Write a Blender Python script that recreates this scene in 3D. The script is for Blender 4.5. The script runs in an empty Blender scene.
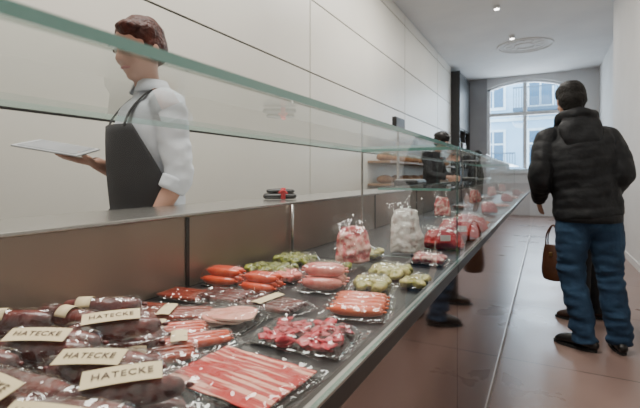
import bpy, bmesh, math, random
from mathutils import Vector, Matrix, noise, Euler
random.seed(4)
V=Vector
COL=bpy.context.scene.collection

# ------------------------------------------------------------------ materials
def nodes(name):
    m=bpy.data.materials.new(name); m.use_nodes=True
    nt=m.node_tree; b=nt.nodes.get('Principled BSDF')
    return m,nt,b
def c4(c): return (c[0],c[1],c[2],1)
def mat(name,c1,c2=None,rough=.5,metal=0,scale=8,stretch=(1,1,1),bump=0,bscale=None,lo=.35,hi=.65,coord='Object',spec=.5,coat=0,detail=4,sheen=0,emit=0):
    m,nt,b=nodes(name); N=nt.nodes; L=nt.links
    if c2 is None: c2=tuple(x*.85 for x in c1)
    tc=N.new('ShaderNodeTexCoord'); mp=N.new('ShaderNodeMapping'); mp.inputs['Scale'].default_value=stretch
    nz=N.new('ShaderNodeTexNoise'); nz.inputs['Scale'].default_value=scale; nz.inputs['Detail'].default_value=detail
    rp=N.new('ShaderNodeValToRGB'); rp.color_ramp.elements[0].position=lo; rp.color_ramp.elements[1].position=hi
    rp.color_ramp.elements[0].color=c4(c1); rp.color_ramp.elements[1].color=c4(c2)
    L.new(tc.outputs[coord],mp.inputs['Vector']); L.new(mp.outputs[0],nz.inputs['Vector'])
    L.new(nz.outputs[0],rp.inputs[0]); L.new(rp.outputs[0],b.inputs['Base Color'])
    b.inputs['Roughness'].default_value=rough; b.inputs['Metallic'].default_value=metal
    b.inputs['Specular IOR Level'].default_value=spec; b.inputs['Coat Weight'].default_value=coat
    b.inputs['Sheen Weight'].default_value=sheen
    if bump:
        n2=N.new('ShaderNodeTexNoise'); n2.inputs['Scale'].default_value=bscale or scale*3; n2.inputs['Detail'].default_value=3
        L.new(tc.outputs[coord],n2.inputs['Vector'])
        bp=N.new('ShaderNodeBump'); bp.inputs['Strength'].default_value=bump; bp.inputs['Distance'].default_value=.01
        L.new(n2.outputs[0],bp.inputs['Height']); L.new(bp.outputs[0],b.inputs['Normal'])
    return m
def glassmat(name,tint,rough=0.0,base=.04,gain=.96,bump=0,bscale=60,gcol=(1,1,1),milk=0):
    m,nt,b=nodes(name); N=nt.nodes; L=nt.links; N.remove(b)
    out=[n for n in N if n.type=='OUTPUT_MATERIAL'][0]
    tr=N.new('ShaderNodeBsdfTransparent'); tr.inputs[0].default_value=c4(tint)
    gl=N.new('ShaderNodeBsdfGlossy'); gl.inputs['Roughness'].default_value=rough; gl.inputs[0].default_value=c4(gcol)
    lw=N.new('ShaderNodeLayerWeight'); lw.inputs[0].default_value=.5
    p=N.new('ShaderNodeMath'); p.operation='POWER'; p.inputs[1].default_value=5
    ma=N.new('ShaderNodeMath'); ma.operation='MULTIPLY_ADD'; ma.inputs[1].default_value=gain; ma.inputs[2].default_value=base
    ma.use_clamp=True
    mx=N.new('ShaderNodeMixShader')
    L.new(lw.outputs['Facing'],p.inputs[0]); L.new(p.outputs[0],ma.inputs[0]); L.new(ma.outputs[0],mx.inputs[0])
    L.new(tr.outputs[0],mx.inputs[1]); L.new(gl.outputs[0],mx.inputs[2])
    last=mx
    if milk:
        df=N.new('ShaderNodeBsdfDiffuse'); df.inputs[0].default_value=(.8,.8,.8,1)
        m2=N.new('ShaderNodeMixShader'); m2.inputs[0].default_value=milk
        L.new(mx.outputs[0],m2.inputs[1]); L.new(df.outputs[0],m2.inputs[2]); last=m2
    L.new(last.outputs[0],out.inputs[0])
    if bump:
        tc=N.new('ShaderNodeTexCoord'); nz=N.new('ShaderNodeTexVoronoi'); nz.inputs['Scale'].default_value=bscale
        n2=N.new('ShaderNodeTexNoise'); n2.inputs['Scale'].default_value=bscale*.6
        bp=N.new('ShaderNodeBump'); bp.inputs['Strength'].default_value=bump; bp.inputs['Distance'].default_value=.004
        ad=N.new('ShaderNodeMath'); ad.operation='ADD'
        L.new(tc.outputs['Object'],nz.inputs['Vector']); L.new(tc.outputs['Object'],n2.inputs['Vector'])
        L.new(nz.outputs[0],ad.inputs[0]); L.new(n2.outputs[0],ad.inputs[1])
        L.new(ad.outputs[0],bp.inputs['Height']); L.new(bp.outputs[0],gl.inputs['Normal'])
    return m
def emitmat(name,c,s):
    m,nt,b=nodes(name); b.inputs['Base Color'].default_value=c4(c)
    b.inputs['Emission Color'].default_value=c4(c); b.inputs['Emission Strength'].default_value=s
    return m

M={}
M['wall']=mat('wall_panel_paint',(.73,.705,.635),(.69,.665,.60),rough=.42,scale=1.2)
M['gap']=mat('panel_gap',(.02,.02,.02),rough=.8)
M['plaster']=mat('plaster',(.64,.64,.64),(.60,.60,.61),rough=.8,scale=2,bump=.05,bscale=40)
M['dplaster']=mat('dark_grey_plaster',(.34,.34,.35),(.30,.30,.31),rough=.8,scale=2)
M['rwall']=mat('right_wall_plaster',(.68,.67,.66),(.64,.63,.62),rough=.75,scale=2)
M['ceil']=mat('ceiling_plaster',(.68,.68,.68),(.63,.63,.635),rough=.85,scale=1.5,bump=.04,bscale=30)
M['stucco']=mat('stucco',(.74,.74,.74),rough=.8)
M['white']=mat('white_paint',(.72,.74,.77),rough=.4)
M['glass']=glassmat('clear_glass',(.965,.988,.98),base=.022,gain=.9)
M['edge']=mat('glass_edge',(.13,.33,.29),(.20,.42,.37),rough=.15,scale=3,spec=.8,coat=.5)
M['tedge']=glassmat('clear_glass_edge',(.55,.72,.68),base=.12)
M['film']=glassmat('vacuum_film',(.97,.97,.97),rough=.07,base=.06,gain=.65,bump=1.0,bscale=42,milk=.006)
M['film2']=glassmat('tight_film',(.96,.96,.96),rough=.08,base=.095,gain=.7,bump=1.0,bscale=60,milk=.0)
M['steel']=mat('brushed_steel',(.42,.40,.38),(.5,.48,.46),rough=.28,metal=1,scale=3,stretch=(1,1,30))
M['ledge']=mat('ledge_metal',(.38,.365,.345),(.43,.415,.395),rough=.25,metal=.88,scale=3,stretch=(20,1,1))
M['bronze']=mat('rear_bronze',(.235,.18,.145),(.27,.215,.175),rough=.34,metal=.6,scale=1.2,stretch=(1,3,1))
M['deck']=mat('dark_deck',(.008,.008,.009),(.014,.014,.015),rough=.4,scale=12,metal=0)
M['rail']=mat('dark_rail',(.025,.024,.023),(.035,.033,.031),rough=.35,metal=.5,scale=4)
M['panel']=mat('front_panel',(.265,.21,.195),(.285,.225,.21),rough=.05,metal=.92,scale=1.0)
M['plinth']=mat('plinth_strip',(.60,.56,.53),rough=.3,metal=.5)
M['black']=mat('black_plastic',(.012,.012,.013),rough=.35)
M['red']=mat('red_ribbon',(.6,.02,.03),rough=.4)
M['skin']=mat('skin',(.60,.34,.25),(.54,.29,.21),rough=.5,scale=14,bump=.03,bscale=200)
M['skin2']=mat('skin_tan',(.42,.23,.155),(.38,.20,.13),rough=.5,scale=14)
M['lips']=mat('lips',(.50,.16,.14),rough=.35)
M['eye']=mat('eye_white',(.8,.78,.75),rough=.15)
M['iris']=mat('iris',(.05,.03,.02),rough=.1)
M['hair_red']=mat('hair_auburn',(.036,.008,.005),(.085,.018,.010),rough=.5,scale=18,stretch=(8,1,1),bump=.9,bscale=60,spec=.3)
M['hair_dark']=mat('hair_dark',(.004,.0035,.003),(.009,.007,.006),rough=.6,scale=18,stretch=(8,1,1),bump=.8,bscale=70,spec=.25)
M['shirt']=mat('white_shirt',(.76,.80,.86),(.68,.72,.79),rough=.8,scale=6,bump=.4,bscale=14)
M['apron']=mat('grey_apron',(.020,.020,.023),(.032,.032,.036),rough=.85,scale=5,bump=.3,bscale=12)
M['jacket']=mat('black_nylon',(.007,.0075,.009),(.013,.014,.016),rough=.6,scale=10,bump=.6,bscale=22,spec=.28)
M['jeans']=mat('blue_denim',(.008,.027,.063),(.022,.060,.120),rough=.9,scale=7,bump=.9,bscale=14)
M['trouser']=mat('dark_trousers',(.012,.012,.014),rough=.85,bump=.3,bscale=14)
M['coat']=mat('brown_coat',(.045,.018,.013),(.06,.025,.017),rough=.8,bump=.3,bscale=14)
M['tee']=mat('dark_shirt',(.014,.014,.017),rough=.85,bump=.3,bscale=14)
M['shoe']=mat('black_leather',(.010,.009,.009),rough=.35,bump=.1,bscale=40)
M['bshoe']=mat('brown_leather_shoe',(.045,.018,.010),rough=.4,bump=.1,bscale=40)
M['sole']=mat('rubber_sole',(.02,.02,.02),rough=.8)
M['bag']=mat('tan_leather',(.10,.036,.015),(.065,.024,.011),rough=.42,scale=9,bump=.25,bscale=40)
M['brass']=mat('brass',(.6,.42,.18),rough=.3,metal=1)
M['tablet']=mat('tablet_shell',(.50,.52,.55),rough=.35,metal=.1)
M['screen']=mat('tablet_screen',(.30,.32,.36),rough=.15)
M['paper']=mat('cream_paper',(.68,.555,.34),(.62,.50,.30),rough=.7,scale=30)
M['ink']=mat('dark_ink',(.07,.035,.02),rough=.7)
M['wpaper']=mat('white_paper',(.8,.79,.76),rough=.6)
M['salami']=mat('salami',(.055,.005,.006),(.18,.022,.015),rough=.33,scale=35,lo=.4,hi=.72,coat=.3,bump=.35,bscale=60)
M['dried']=mat('dried_meat',(.17,.013,.005),(.36,.045,.010),rough=.35,scale=22,coat=.3,bump=.3,bscale=50)
M['bacon']=mat('bacon',(.46,.008,.006),(.84,.42,.31),rough=.33,scale=2.3,stretch=(3.2,46,6),lo=.50,hi=.57,coat=.2,detail=3)
M['beef']=mat('raw_beef',(.48,.012,.03),(.76,.18,.19),rough=.3,scale=36,lo=.45,hi=.75,coat=.2,bump=.5,bscale=80)
M['ham']=mat('ham',(.76,.28,.215),(.84,.43,.34),rough=.35,scale=18,coat=.2,bump=.15)
M['fat']=mat('ham_fat',(.88,.66,.54),rough=.35,coat=.2)
M['frank']=mat('orange_sausage',(.74,.09,.018),(.82,.17,.04),rough=.28,scale=20,coat=.3,bump=.1)
M['weiss']=mat('pink_sausage',(.64,.12,.10),(.78,.28,.22),rough=.3,scale=30,coat=.3,bump=.15)
M['cabanos']=mat('red_sausage',(.55,.036,.008),(.70,.10,.025),rough=.28,scale=20,coat=.3)
M['green']=mat('green_filling',(.06,.085,.006),(.34,.34,.05),rough=.35,scale=40,coat=.2,bump=.6,bscale=60)
M['yell']=mat('pale_green_filling',(.24,.24,.045),(.62,.53,.21),rough=.35,scale=45,coat=.2,bump=.6,bscale=60)
M['marble']=mat('marbled_meat',(.58,.08,.09),(.84,.50,.43),rough=.33,scale=40,lo=.42,hi=.58,coat=.3,bump=.7,bscale=50)
M['pale']=mat('pale_meat',(.50,.37,.34),(.78,.72,.68),rough=.33,scale=40,lo=.35,hi=.52,coat=.3,bump=.8,bscale=55)
M['redp']=mat('red_wrap',(.42,.003,.004),(.56,.02,.02),rough=.25,scale=22,lo=.55,hi=.85,coat=.4,bump=.6,bscale=45)
M['tray']=mat('clear_tray',(.02,.02,.02),rough=.25)
M['wood']=mat('oak',(.22,.12,.06),(.30,.17,.09),rough=.5,scale=6,stretch=(6,1,6))
M['bread']=mat('bread_crust',(.22,.09,.032),(.34,.18,.08),rough=.7,scale=14,bump=.5)
M['dcab']=mat('dark_cabinet',(.014,.013,.013),(.02,.018,.018),rough=.4)
M['bottle']=mat('dark_bottle',(.02,.035,.02),rough=.08,coat=.6)
M['facade']=mat('facade_render',(.42,.62,.80),(.36,.56,.75),rough=.9,scale=1.5)
M['ftrim']=mat('facade_trim',(.74,.88,.97),rough=.8)
M['fglass']=mat('facade_glass',(.06,.16,.28),rough=.08,coat=.3)
M['iron']=mat('iron_railing',(.07,.12,.18),rough=.5)
M['street']=mat('street',(.25,.26,.28),rough=.9,scale=2)
M['lamp']=emitmat('lamp_lens',(1,.96,.88),14)

def floor_mat():
    m,nt,b=nodes('stone_floor'); N=nt.nodes; L=nt.links
    tc=N.new('ShaderNodeTexCoord'); mp=N.new('ShaderNodeMapping'); mp.inputs['Location'].default_value=(.25,-.42,0)
    br=N.new('ShaderNodeTexBrick'); br.inputs['Scale'].default_value=1; br.inputs['Mortar Size'].default_value=.005
    br.inputs['Brick Width'].default_value=1.25; br.inputs['Row Height'].default_value=1.25; br.offset=0
    br.inputs['Color1'].default_value=(.300,.200,.172,1); br.inputs['Color2'].default_value=(.280,.188,.162,1); br.inputs['Mortar'].default_value=(.09,.06,.052,1)
    nz=N.new('ShaderNodeTexNoise'); nz.inputs['Scale'].default_value=2.2; nz.inputs['Detail'].default_value=6
    mx=N.new('ShaderNodeMix'); mx.data_type='RGBA'; mx.blend_type='MULTIPLY'; mx.inputs[0].default_value=.3
    L.new(tc.outputs['Object'],mp.inputs[0]); L.new(mp.outputs[0],br.inputs[0]); L.new(tc.outputs['Object'],nz.inputs['Vector'])
    L.new(br.outputs[0],mx.inputs[6]); L.new(nz.outputs[0],mx.inputs[7]); L.new(mx.outputs[2],b.inputs['Base Color'])
    rr=N.new('ShaderNodeMapRange'); rr.inputs['To Min'].default_value=.20; rr.inputs['To Max'].default_value=.40
    L.new(nz.outputs[0],rr.inputs[0]); L.new(rr.outputs[0],b.inputs['Roughness'])
    return m
M['floor']=floor_mat()

# ------------------------------------------------------------------ builder
class B:
    def __init__(s): s.v=[]; s.f=[]; s.m=[]
    def add(s,vs,fs,mi=0):
        o=len(s.v); s.v+= [V(x) for x in vs]; s.f+=[tuple(i+o for i in f) for f in fs]; s.m+=[mi]*len(fs); return s
    def box(s,lo,hi,mi=0,rot=None,piv=None):
        x0,y0,z0=lo; x1,y1,z1=hi
        vs=[V(p) for p in [(x0,y0,z0),(x1,y0,z0),(x1,y1,z0),(x0,y1,z0),(x0,y0,z1),(x1,y0,z1),(x1,y1,z1),(x0,y1,z1)]]
        if rot is not None:
            pv=V(piv) if piv is not None else sum(vs,V())/8
            R=Euler(rot).to_matrix(); vs=[R@(v-pv)+pv for v in vs]
        return s.add(vs,[(0,3,2,1),(4,5,6,7),(0,1,5,4),(1,2,6,5),(2,3,7,6),(3,0,4,7)],mi)
    def ell(s,c,r,seg=16,rings=10,mi=0,rot=None):
        c=V(c); R=Euler(rot).to_matrix() if rot is not None else Matrix.Identity(3)
        vs=[c+R@V((0,0,r[2]))]
        for i in range(1,rings):
            a=math.pi*i/rings
            for j in range(seg):
                t=2*math.pi*j/seg; vs.append(c+R@V((r[0]*math.sin(a)*math.cos(t),r[1]*math.sin(a)*math.sin(t),r[2]*math.cos(a))))
        vs.append(c+R@V((0,0,-r[2]))); fs=[]
        for j in range(seg): fs.append((0,1+j,1+(j+1)%seg))
        for i in range(rings-2):
            for j in range(seg):
                a=1+i*seg+j; b=1+i*seg+(j+1)%seg; fs.append((a,a+seg,b+seg,b))
        e=len(vs)-1; o=1+(rings-2)*seg
        for j in range(seg): fs.append((o+j,e,o+(j+1)%seg))
        return s.add(vs,fs,mi)
    def tube(s,pts,rx,ry=None,side=None,seg=14,mi=0,cap=1.0,sub=4,wob=None):
        pts=[V(p) for p in pts]
        if not isinstance(rx,(list,tuple)): rx=[rx]*len(pts)
        ry=ry if ry is not None else rx
        if not isinstance(ry,(list,tuple)): ry=[ry]*len(pts)
        P=[list(p)+[a,b] for p,a,b in zip(pts,rx,ry)]
        Q=[]; n=len(P)
        for i in range(n-1):
            p0=P[max(i-1,0)];p1=P[i];p2=P[i+1];p3=P[min(i+2,n-1)]
            for k in range(sub):
                t=k/sub
                Q.append([.5*((2*b)+(-a+c)*t+(2*a-5*b+4*c-d)*t*t+(-a+3*b-3*c+d)*t**3) for a,b,c,d in zip(p0,p1,p2,p3)])
        Q.append(P[-1])
        C=[V(q[:3]) for q in Q]; A=[max(q[3],1e-4) for q in Q]; Bq=[max(q[4],1e-4) for q in Q]
        if wob:
            d=0
            for i in range(len(C)):
                if i: d+=(C[i]-C[i-1]).length
                k=wob[1]*(abs(math.sin(math.pi*d/wob[0]))**.6-.6); A[i]+=k; Bq[i]+=k
        T=[(C[min(i+1,len(C)-1)]-C[max(i-1,0)]).normalized() for i in range(len(C))]
        rings=[]
        def ring(c,t,sv,a,b):
            fw=t.cross(sv).normalized()
            return [c+sv*(a*math.cos(2*math.pi*j/seg))+fw*(b*math.sin(2*math.pi*j/seg)) for j in range(seg)]
        sv=V(side) if side is not None else None
        if sv is None:
            sv=V((0,0,1)) if abs(T[0].z)<.9 else V((1,0,0))
        base=sv.copy(); S=[]
        for t in T:
            ref=base if side is not None else sv
            sv=(ref-t*ref.dot(t)); sv=sv.normalized() if sv.length>1e-6 else V((1,0,0)); S.append(sv)
        r0=min(A[0],Bq[0])*cap; r1=min(A[-1],Bq[-1])*cap
        if cap>0:
            for an in (80,55,28):
                a=math.radians(an); rings.append(ring(C[0]-T[0]*r0*math.sin(a),T[0],S[0],A[0]*math.cos(a),Bq[0]*math.cos(a)))
        for i in range(len(C)): rings.append(ring(C[i],T[i],S[i],A[i],Bq[i]))
        if cap>0:
            for an in (28,55,80):
                a=math.radians(an); rings.append(ring(C[-1]+T[-1]*r1*math.sin(a),T[-1],S[-1],A[-1]*math.cos(a),Bq[-1]*math.cos(a)))
        vs=[p for r in rings for p in r]; fs=[]
        for i in range(len(rings)-1):
            for j in range(seg):
                a=i*seg+j;b=i*seg+(j+1)%seg; fs.append((a,b,b+seg,a+seg))
        c0=len(vs); vs.append(C[0]-T[0]*r0); vs.append(C[-1]+T[-1]*r1)
        for j in range(seg):
            fs.append((c0,(j+1)%seg,j)); o=(len(rings)-1)*seg; fs.append((c0+1,o+j,o+(j+1)%seg))
        return s.add(vs,fs,mi)
    def mesh(s,name,voxel=None,smooth=3):
        me=bpy.data.meshes.new(name); me.from_pydata([tuple(v) for v in s.v],[],s.f)
        me.polygons.foreach_set('material_index',s.m); me.update()
        if voxel:
            o=bpy.data.objects.new('tmp',me); COL.objects.link(o)
            r=o.modifiers.new('r','REMESH'); r.mode='VOXEL'; r.voxel_size=voxel
            if smooth:
                q=o.modifiers.new('s','SMOOTH'); q.factor=.5; q.iterations=smooth
            dg=bpy.context.evaluated_depsgraph_get(); m2=bpy.data.meshes.new_from_object(o.evaluated_get(dg))
            bpy.data.objects.remove(o); m2.name=name; me=m2
            me.polygons.foreach_set('material_index',[0]*len(me.polygons))
        return me
def obj(name,b,mats,parent=None,loc=(0,0,0),rot=(0,0,0),smooth=True,bevel=0,voxel=None,sm=3,**kw):
    me=b if isinstance(b,bpy.types.Mesh) else b.mesh(name,voxel,sm)
    if not isinstance(mats,(list,tuple)): mats=[mats]
    if not me.materials:
        for m in mats: me.materials.append(m)
    if smooth: me.polygons.foreach_set('use_smooth',[True]*len(me.polygons))
    o=bpy.data.objects.new(name,me); COL.objects.link(o); o.location=loc; o.rotation_euler=rot
    if parent: o.parent=parent
    if bevel:
        q=o.modifiers.new('bevel','BEVEL'); q.width=bevel; q.segments=2; q.limit_method='ANGLE'
    for k,v in kw.items(): o[k]=v
    return o
def empty(name,loc=(0,0,0),rot=(0,0,0),parent=None,**kw):
    o=bpy.data.objects.new(name,None); o.empty_display_size=.05; COL.objects.link(o); o.location=loc; o.rotation_euler=rot
    if parent: o.parent=parent
    for k,v in kw.items(): o[k]=v
    return o

# ------------------------------------------------------------------ room
ZC=4.0; YF=13.5; XL=-2.2
def S(name,b,m,label,cat,bevel=0):
    o=obj(name,b,m,smooth=False,bevel=bevel); o['kind']='structure'; o['label']=label; o['category']=cat; return o
S('floor',B().box((-2.6,-2.6,-.1),(1.6,13.7,0)),M['floor'],'taupe stone slab floor with thin joints','floor')
S('ceiling',B().box((-2.6,-2.6,ZC),(1.6,13.8,ZC+.1)),M['ceil'],'plain light grey plaster ceiling','ceiling')
b=B(); b.box((-2.4,-2.6,0),(XL-.012,11.6,ZC),1)
zs=[0,.70,1.46,2.24,3.02,3.8,ZC]; ys=[-2.6,.5,3.95,7.4,10.0,11.6]
for i in range(len(zs)-1):
    for j in range(len(ys)-1):
        g=.008; gy=.008 if ys[j]<5 else .014
        b.box((XL-.015,ys[j]+gy,zs[i]+g),(XL,ys[j+1]-.010,zs[i+1]-g),0)
S('wall_left',b,[M['wall'],M['gap']],'pale panelled wall with dark shadow gaps','wall')
S('wall_niche',B().box((-2.6,11.6,0),(-2.4,13.7,ZC)),M['dplaster'],'dark grey plaster niche wall','wall')
b=B(); b.box((1.0,-2.6,0),(1.2,8.5,ZC)); b.box((1.2,8.4,0),(1.5,8.5,ZC)); b.box((1.28,8.5,0),(1.5,13.7,ZC))
S('wall_right',b,M['rwall'],'plain off-white plaster wall','wall')
S('wall_back',B().box((-2.6,-2.7,0),(1.6,-2.6,ZC)),M['plaster'],'plain light plaster wall','wall')
wx0,wx1,wz0,wz1=-1.52,.5,1.25,3.88
b=B(); b.box((-2.6,YF,0),(wx0,YF+.35,ZC),1); b.box((wx1,YF,0),(1.6,YF+.35,ZC)); b.box((wx0,YF,0),(wx1,YF+.35,wz0)); b.box((wx0,YF,wz1),(wx1,YF+.35,ZC))
n=16; xc=(wx0+wx1)/2; hw=(wx1-wx0)/2; arch=lambda x: wz1-.20*((x-xc)/hw)**2
for i in range(n):
    xa=wx0+2*hw*i/n; xb=wx0+2*hw*(i+1)/n
    vs=[(x,y,z) for y in (YF,YF+.35) for x,z in ((xa,arch(xa)),(xb,arch(xb)),(xb,wz1+.001),(xa,wz1+.001))]
    b.add(vs,[(0,1,2,3),(4,7,6,5),(0,4,5,1)])
S('wall_far',b,[M['plaster'],M['dplaster']],'light plaster wall around a tall arched window','wall')
w=empty('window_1',(xc,YF+.12,wz0),kind='structure',label='tall arched white-framed window with cross bars',category='window')
W2=hw; H=wz1-wz0; b=B()
b.box((-W2,-.04,0),(-W2+.08,.04,H-.16)); b.box((W2-.08,-.04,0),(W2,.04,H-.16)); b.box((-W2+.08,-.04,0),(W2-.08,.04,.08))
for i in range(n):
    xa=-W2+2*W2*i/n; xb=-W2+2*W2*(i+1)/n; za=arch(xa+xc)-wz0; zb=arch(xb+xc)-wz0
    vs=[(x,y,z) for y in (-.04,.04) for x,z in ((xa,za-.07),(xb,zb-.07),(xb,zb),(xa,za))]
    b.add(vs,[(0,1,2,3),(4,7,6,5),(0,4,5,1),(3,2,6,7)])
b.box((-.05,-.045,.08),(.05,.045,H-.08)); b.box((-W2+.08,-.05,1.62),(-.05,.05,1.72)); b.box((.05,-.05,1.62),(W2-.08,.05,1.72))
obj('frame',b,M['white'],w,smooth=False)
obj('glass_pane',B().add([(-W2+.05,0,.05),(W2-.05,0,.05),(W2-.05,0,H-.22),(0,0,H-.05),(-W2+.05,0,H-.22)],[(0,1,2,3,4)]),M['glass'],w,smooth=False)
obj('sill',B().box((-W2-.05,-.2,-.05),(W2+.05,-.04,0)),M['white'],w,smooth=False)
S('baseboard_right',B().box((.985,-2.6,0),(1.0,8.5,.09)),M['rwall'],'low painted skirting board','baseboard')
b=B()
for R0,r0 in ((.55,.022),(.42,.014),(.2,.018)):
    n=40; b.tube([V((R0*math.cos(2*math.pi*i/n),R0*math.sin(2*math.pi*i/n),0)) for i in range(n+1)],r0,seg=8,cap=0,sub=1)
for i in range(12):
    a=2*math.pi*i/12; b.ell((.31*math.cos(a),.31*math.sin(a),0),(.075,.03,.014),8,6,rot=(0,0,a))
S('trim_1',b,M['stucco'],'round stucco ceiling rosette','ceiling ornament').location=(-.39,10.4,ZC)
for i,(x,y) in enumerate([(-.72,7.76),(-.60,9.6)]):
    r=empty('ceiling_spotlight',(x,y,ZC-.03),label='small round white ceiling downlight',category='ceiling light',group='ceiling downlights')
    obj('housing',B().tube([(0,0,.03),(0,0,-.02)],.055,cap=0,seg=20,sub=1),M['white'],r)
    obj('lens',B().tube([(0,0,-.021),(0,0,-.026)],.04,cap=0,seg=20,sub=1),M['lamp'],r)
# outside
r=empty('apartment_building',(-.5,24,-1),label='pale blue-grey apartment building across the street',category='building')
obj('facade',B().box((-9,0,0),(9,.4,13)),M['facade'],r,smooth=False)
wb=B().box((-.62,-.09,-.1),(.62,-.003,2.1))
first=None
for fz in (2.4,5.6,8.8):
    for fx in (-6.3,-4.1,-1.9,.3,2.5,4.7):
        k=obj('window',wb if first is None else first.data,M['ftrim'],r,(fx,0,fz),smooth=False)
        if first is None:
            first=k; gm=B()
            for gx in (-.5,.04):
                for gz,gh in ((.05,1.25),(1.38,.6)): gm.box((gx,-.10,gz),(gx+.46,-.091,gz+gh))
            gmesh=gm.mesh('window_glass'); gmesh.materials.append(M['fglass'])
        obj('window_glass',gmesh,M['fglass'],k,smooth=False)
for bx,bz in ((-.9,5.3),(-3.2,2.1)):
    b=B(); b.box((bx,-1.0,bz),(bx+2.4,-.003,bz+.15)); b.box((bx,-1.0,bz+1.1),(bx+2.4,-.95,bz+1.16))
    for i in range(21): x=bx+.02+i*.118; b.box((x,-.99,bz+.15),(x+.03,-.965,bz+1.1))
    obj('balcony',b,M['iron'],r,smooth=False)
for z in (1.9,4.9,8.1): obj('cornice',B().box((-9,-.12,z),(9,-.003,z+.16)),M['ftrim'],r,smooth=False)
S('trim_2',B().box((-12,14,-1.1),(12,24.3,-1.0)),M['street'],'grey street surface outside the window','street')

# ------------------------------------------------------------------ counter
XF=-.25; XR=-.87; ZG=1.232; XG=-.58; ZL=1.036
def pane(name,corners,th,parent,thin=()):
    c=[V(p) for p in corners]; n=(c[1]-c[0]).cross(c[3]-c[0]).normalized()*th/2
    vs=[p+n for p in c]+[p-n for p in c]
    b=B().add(vs,[(0,1,2,3)],0)
    for i,f in enumerate([(0,4,5,1),(1,5,6,2),(2,6,7,3),(3,7,4,0)]): b.add(vs,[f],2 if i in thin else 1)
    return obj(name,b,[M['glass'],M['edge'],M['tedge']],parent,smooth=False)
secs=[(-.9,1.42),(1.425,4.3),(4.305,8.9)]
for si,(y0,y1) in enumerate(secs):
    r=empty('display_case',(0,y0,0),label=['refrigerated glass display case full of packed sausages','glass display case joined on with standing packs','long glass display case section beside the aisle'][si],category='display case',group='row of glass counter cases')
    L=y1-y0
    obj('front_panel',B().box((XF-.02,0,.05),(XF,L,.83)),M['panel'],r,smooth=False)
    obj('kick_strip',B().box((XF-.02,0,0),(XF+.004,L,.05)),M['plinth'],r,smooth=False)
    obj('carcass',B().box((-1.12,0,0),(XF-.021,L,.80)),M['dcab'],r,smooth=False)
    obj('deck',B().box((XR,0,.801),(XF-.026,L,.84)),M['deck'],r,smooth=False)
    obj('front_rail',B().box((XF-.025,0,.831),(XF+.003,L,.862)),M['rail'],r,smooth=False,bevel=.003)
    obj('chrome_lip',B().box((XF-.010,0,.863),(XF+.004,L,.867)),M['steel'],r,smooth=False)
    obj('rear_panel',B().box((XR-.03,0,.842),(XR,L,ZL-.001)),M['bronze'],r,smooth=False)
    ylist=[.30+.9-.9, 1.76] if si==0 else [.9*k for k in range(1,int(L/.9)+1)]
    for y in ylist:
        obj('divider_post',B().box((XR+.001,y,.842),(XR+.004,y+.012,ZL-.002)),M['rail'],r,smooth=False)
    obj('back_cabinet',B().box((-1.12,0,.802),(XR-.031,L,ZL-.001)),M['dcab'],r,smooth=False)
    pane('front_glass',[(XF,.002,.868),(XF,L-.002,.868),(XF,L-.002,ZG),(XF,.002,ZG)],.006,r,thin=(0,1,2,3))
    pane('top_glass',[(XF+.003,.002,ZG+.005),(XF+.003,L-.002,ZG+.005),(XG,L-.002,ZG+.005),(XG,.002,ZG+.005)],.009,r,thin=(2,))
    if si>0:
        pane('side_glass',[(XF-.006,.006,.868),(XG,.006,.868),(XG,.006,ZG),(XF-.006,.006,ZG)],.005,r)
        obj('glass_post',B().box((XG-.005,.0,.842),(XG,.009,ZG)),M['steel'],r,smooth=False)
        pane('glass_shelf',[(XF-.03,.05,1.10),(XF-.03,L-.05,1.10),(XG+.04,L-.05,1.10),(XG+.04,.05,1.10)],.008,r,thin=(0,))
        yy=1.2
        while yy<L:
            pane('glass_divider',[(XF-.01,yy,.868),(XG,yy,.868),(XG,yy,ZG),(XF-.01,yy,ZG)],.006,r); yy+=1.4
    obj('corner_post',B().tube([(XR+.012,L-.02,.842),(XR+.012,L-.02,ZL)],.006,cap=0,sub=1),M['steel'],r)
    if si==2: obj('end_panel',B().box((-1.12,L,0),(XF,L+.02,1.0)),M['panel'],r,smooth=False)
o=obj('service_ledge',B().box((-1.15,-.9,ZL),(XR+.004,8.9,ZL+.009)),M['ledge'],smooth=False,bevel=.002)
o['label']='long brushed metal service ledge behind the glass cases'; o['category']='counter top'
ZT=ZL+.010

# ------------------------------------------------------------------ food packs
def film(parent,w,l,h,seed,m='film',flange=.012,z0=.002,name='film'):
    nx,ny=44,36; vs=[];fs=[]
    for j in range(ny+1):
        for i in range(nx+1):
            x=-w/2+w*i/nx; y=-l/2+l*j/ny
            d=min(w/2-abs(x),l/2-abs(y)); t=max(0,min(1,(d-flange)/.02)); t=t*t*(3-2*t)
            n=noise.noise(V((x*40+seed*7,y*40,seed)))*.0032+noise.noise(V((x*110+seed,y*110,seed*3)))*.0016
            curl=.008*max(0,1-d/.014)*(.5+noise.noise(V((x*24,y*24,seed*2))))
            vs.append((x,y,z0+h*t+n*(.25+t)+.001+curl))
    for j in range(ny):
        for i in range(nx):
            a=j*(nx+1)+i; fs.append((a,a+1,a+nx+2,a+nx+1))
    return obj(name,B().add(vs,fs),M[m],parent)
def traybase(parent,w,l):
    return obj('tray',B().box((-w/2+.018,-l/2+.018,0),(w/2-.018,l/2-.018,.003)),M['tray'],parent,smooth=False)
def packroot(name,label,cat,loc,rz,group='packs of meat in the display case'):
    return empty(name,loc,(0,0,rz),label=label,category=cat,group=group)
ZD=.842
def children(parent,name,meshf,m,places):
    first=None
    for p,rot,sc in places:
        if first is None:
            first=obj(name,meshf(),m,parent,p,rot); o=first
        else:
            o=first.copy(); COL.objects.link(o); o.parent=parent; o.location=p; o.rotation_euler=rot
        o.scale=(sc,)*3
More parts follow.
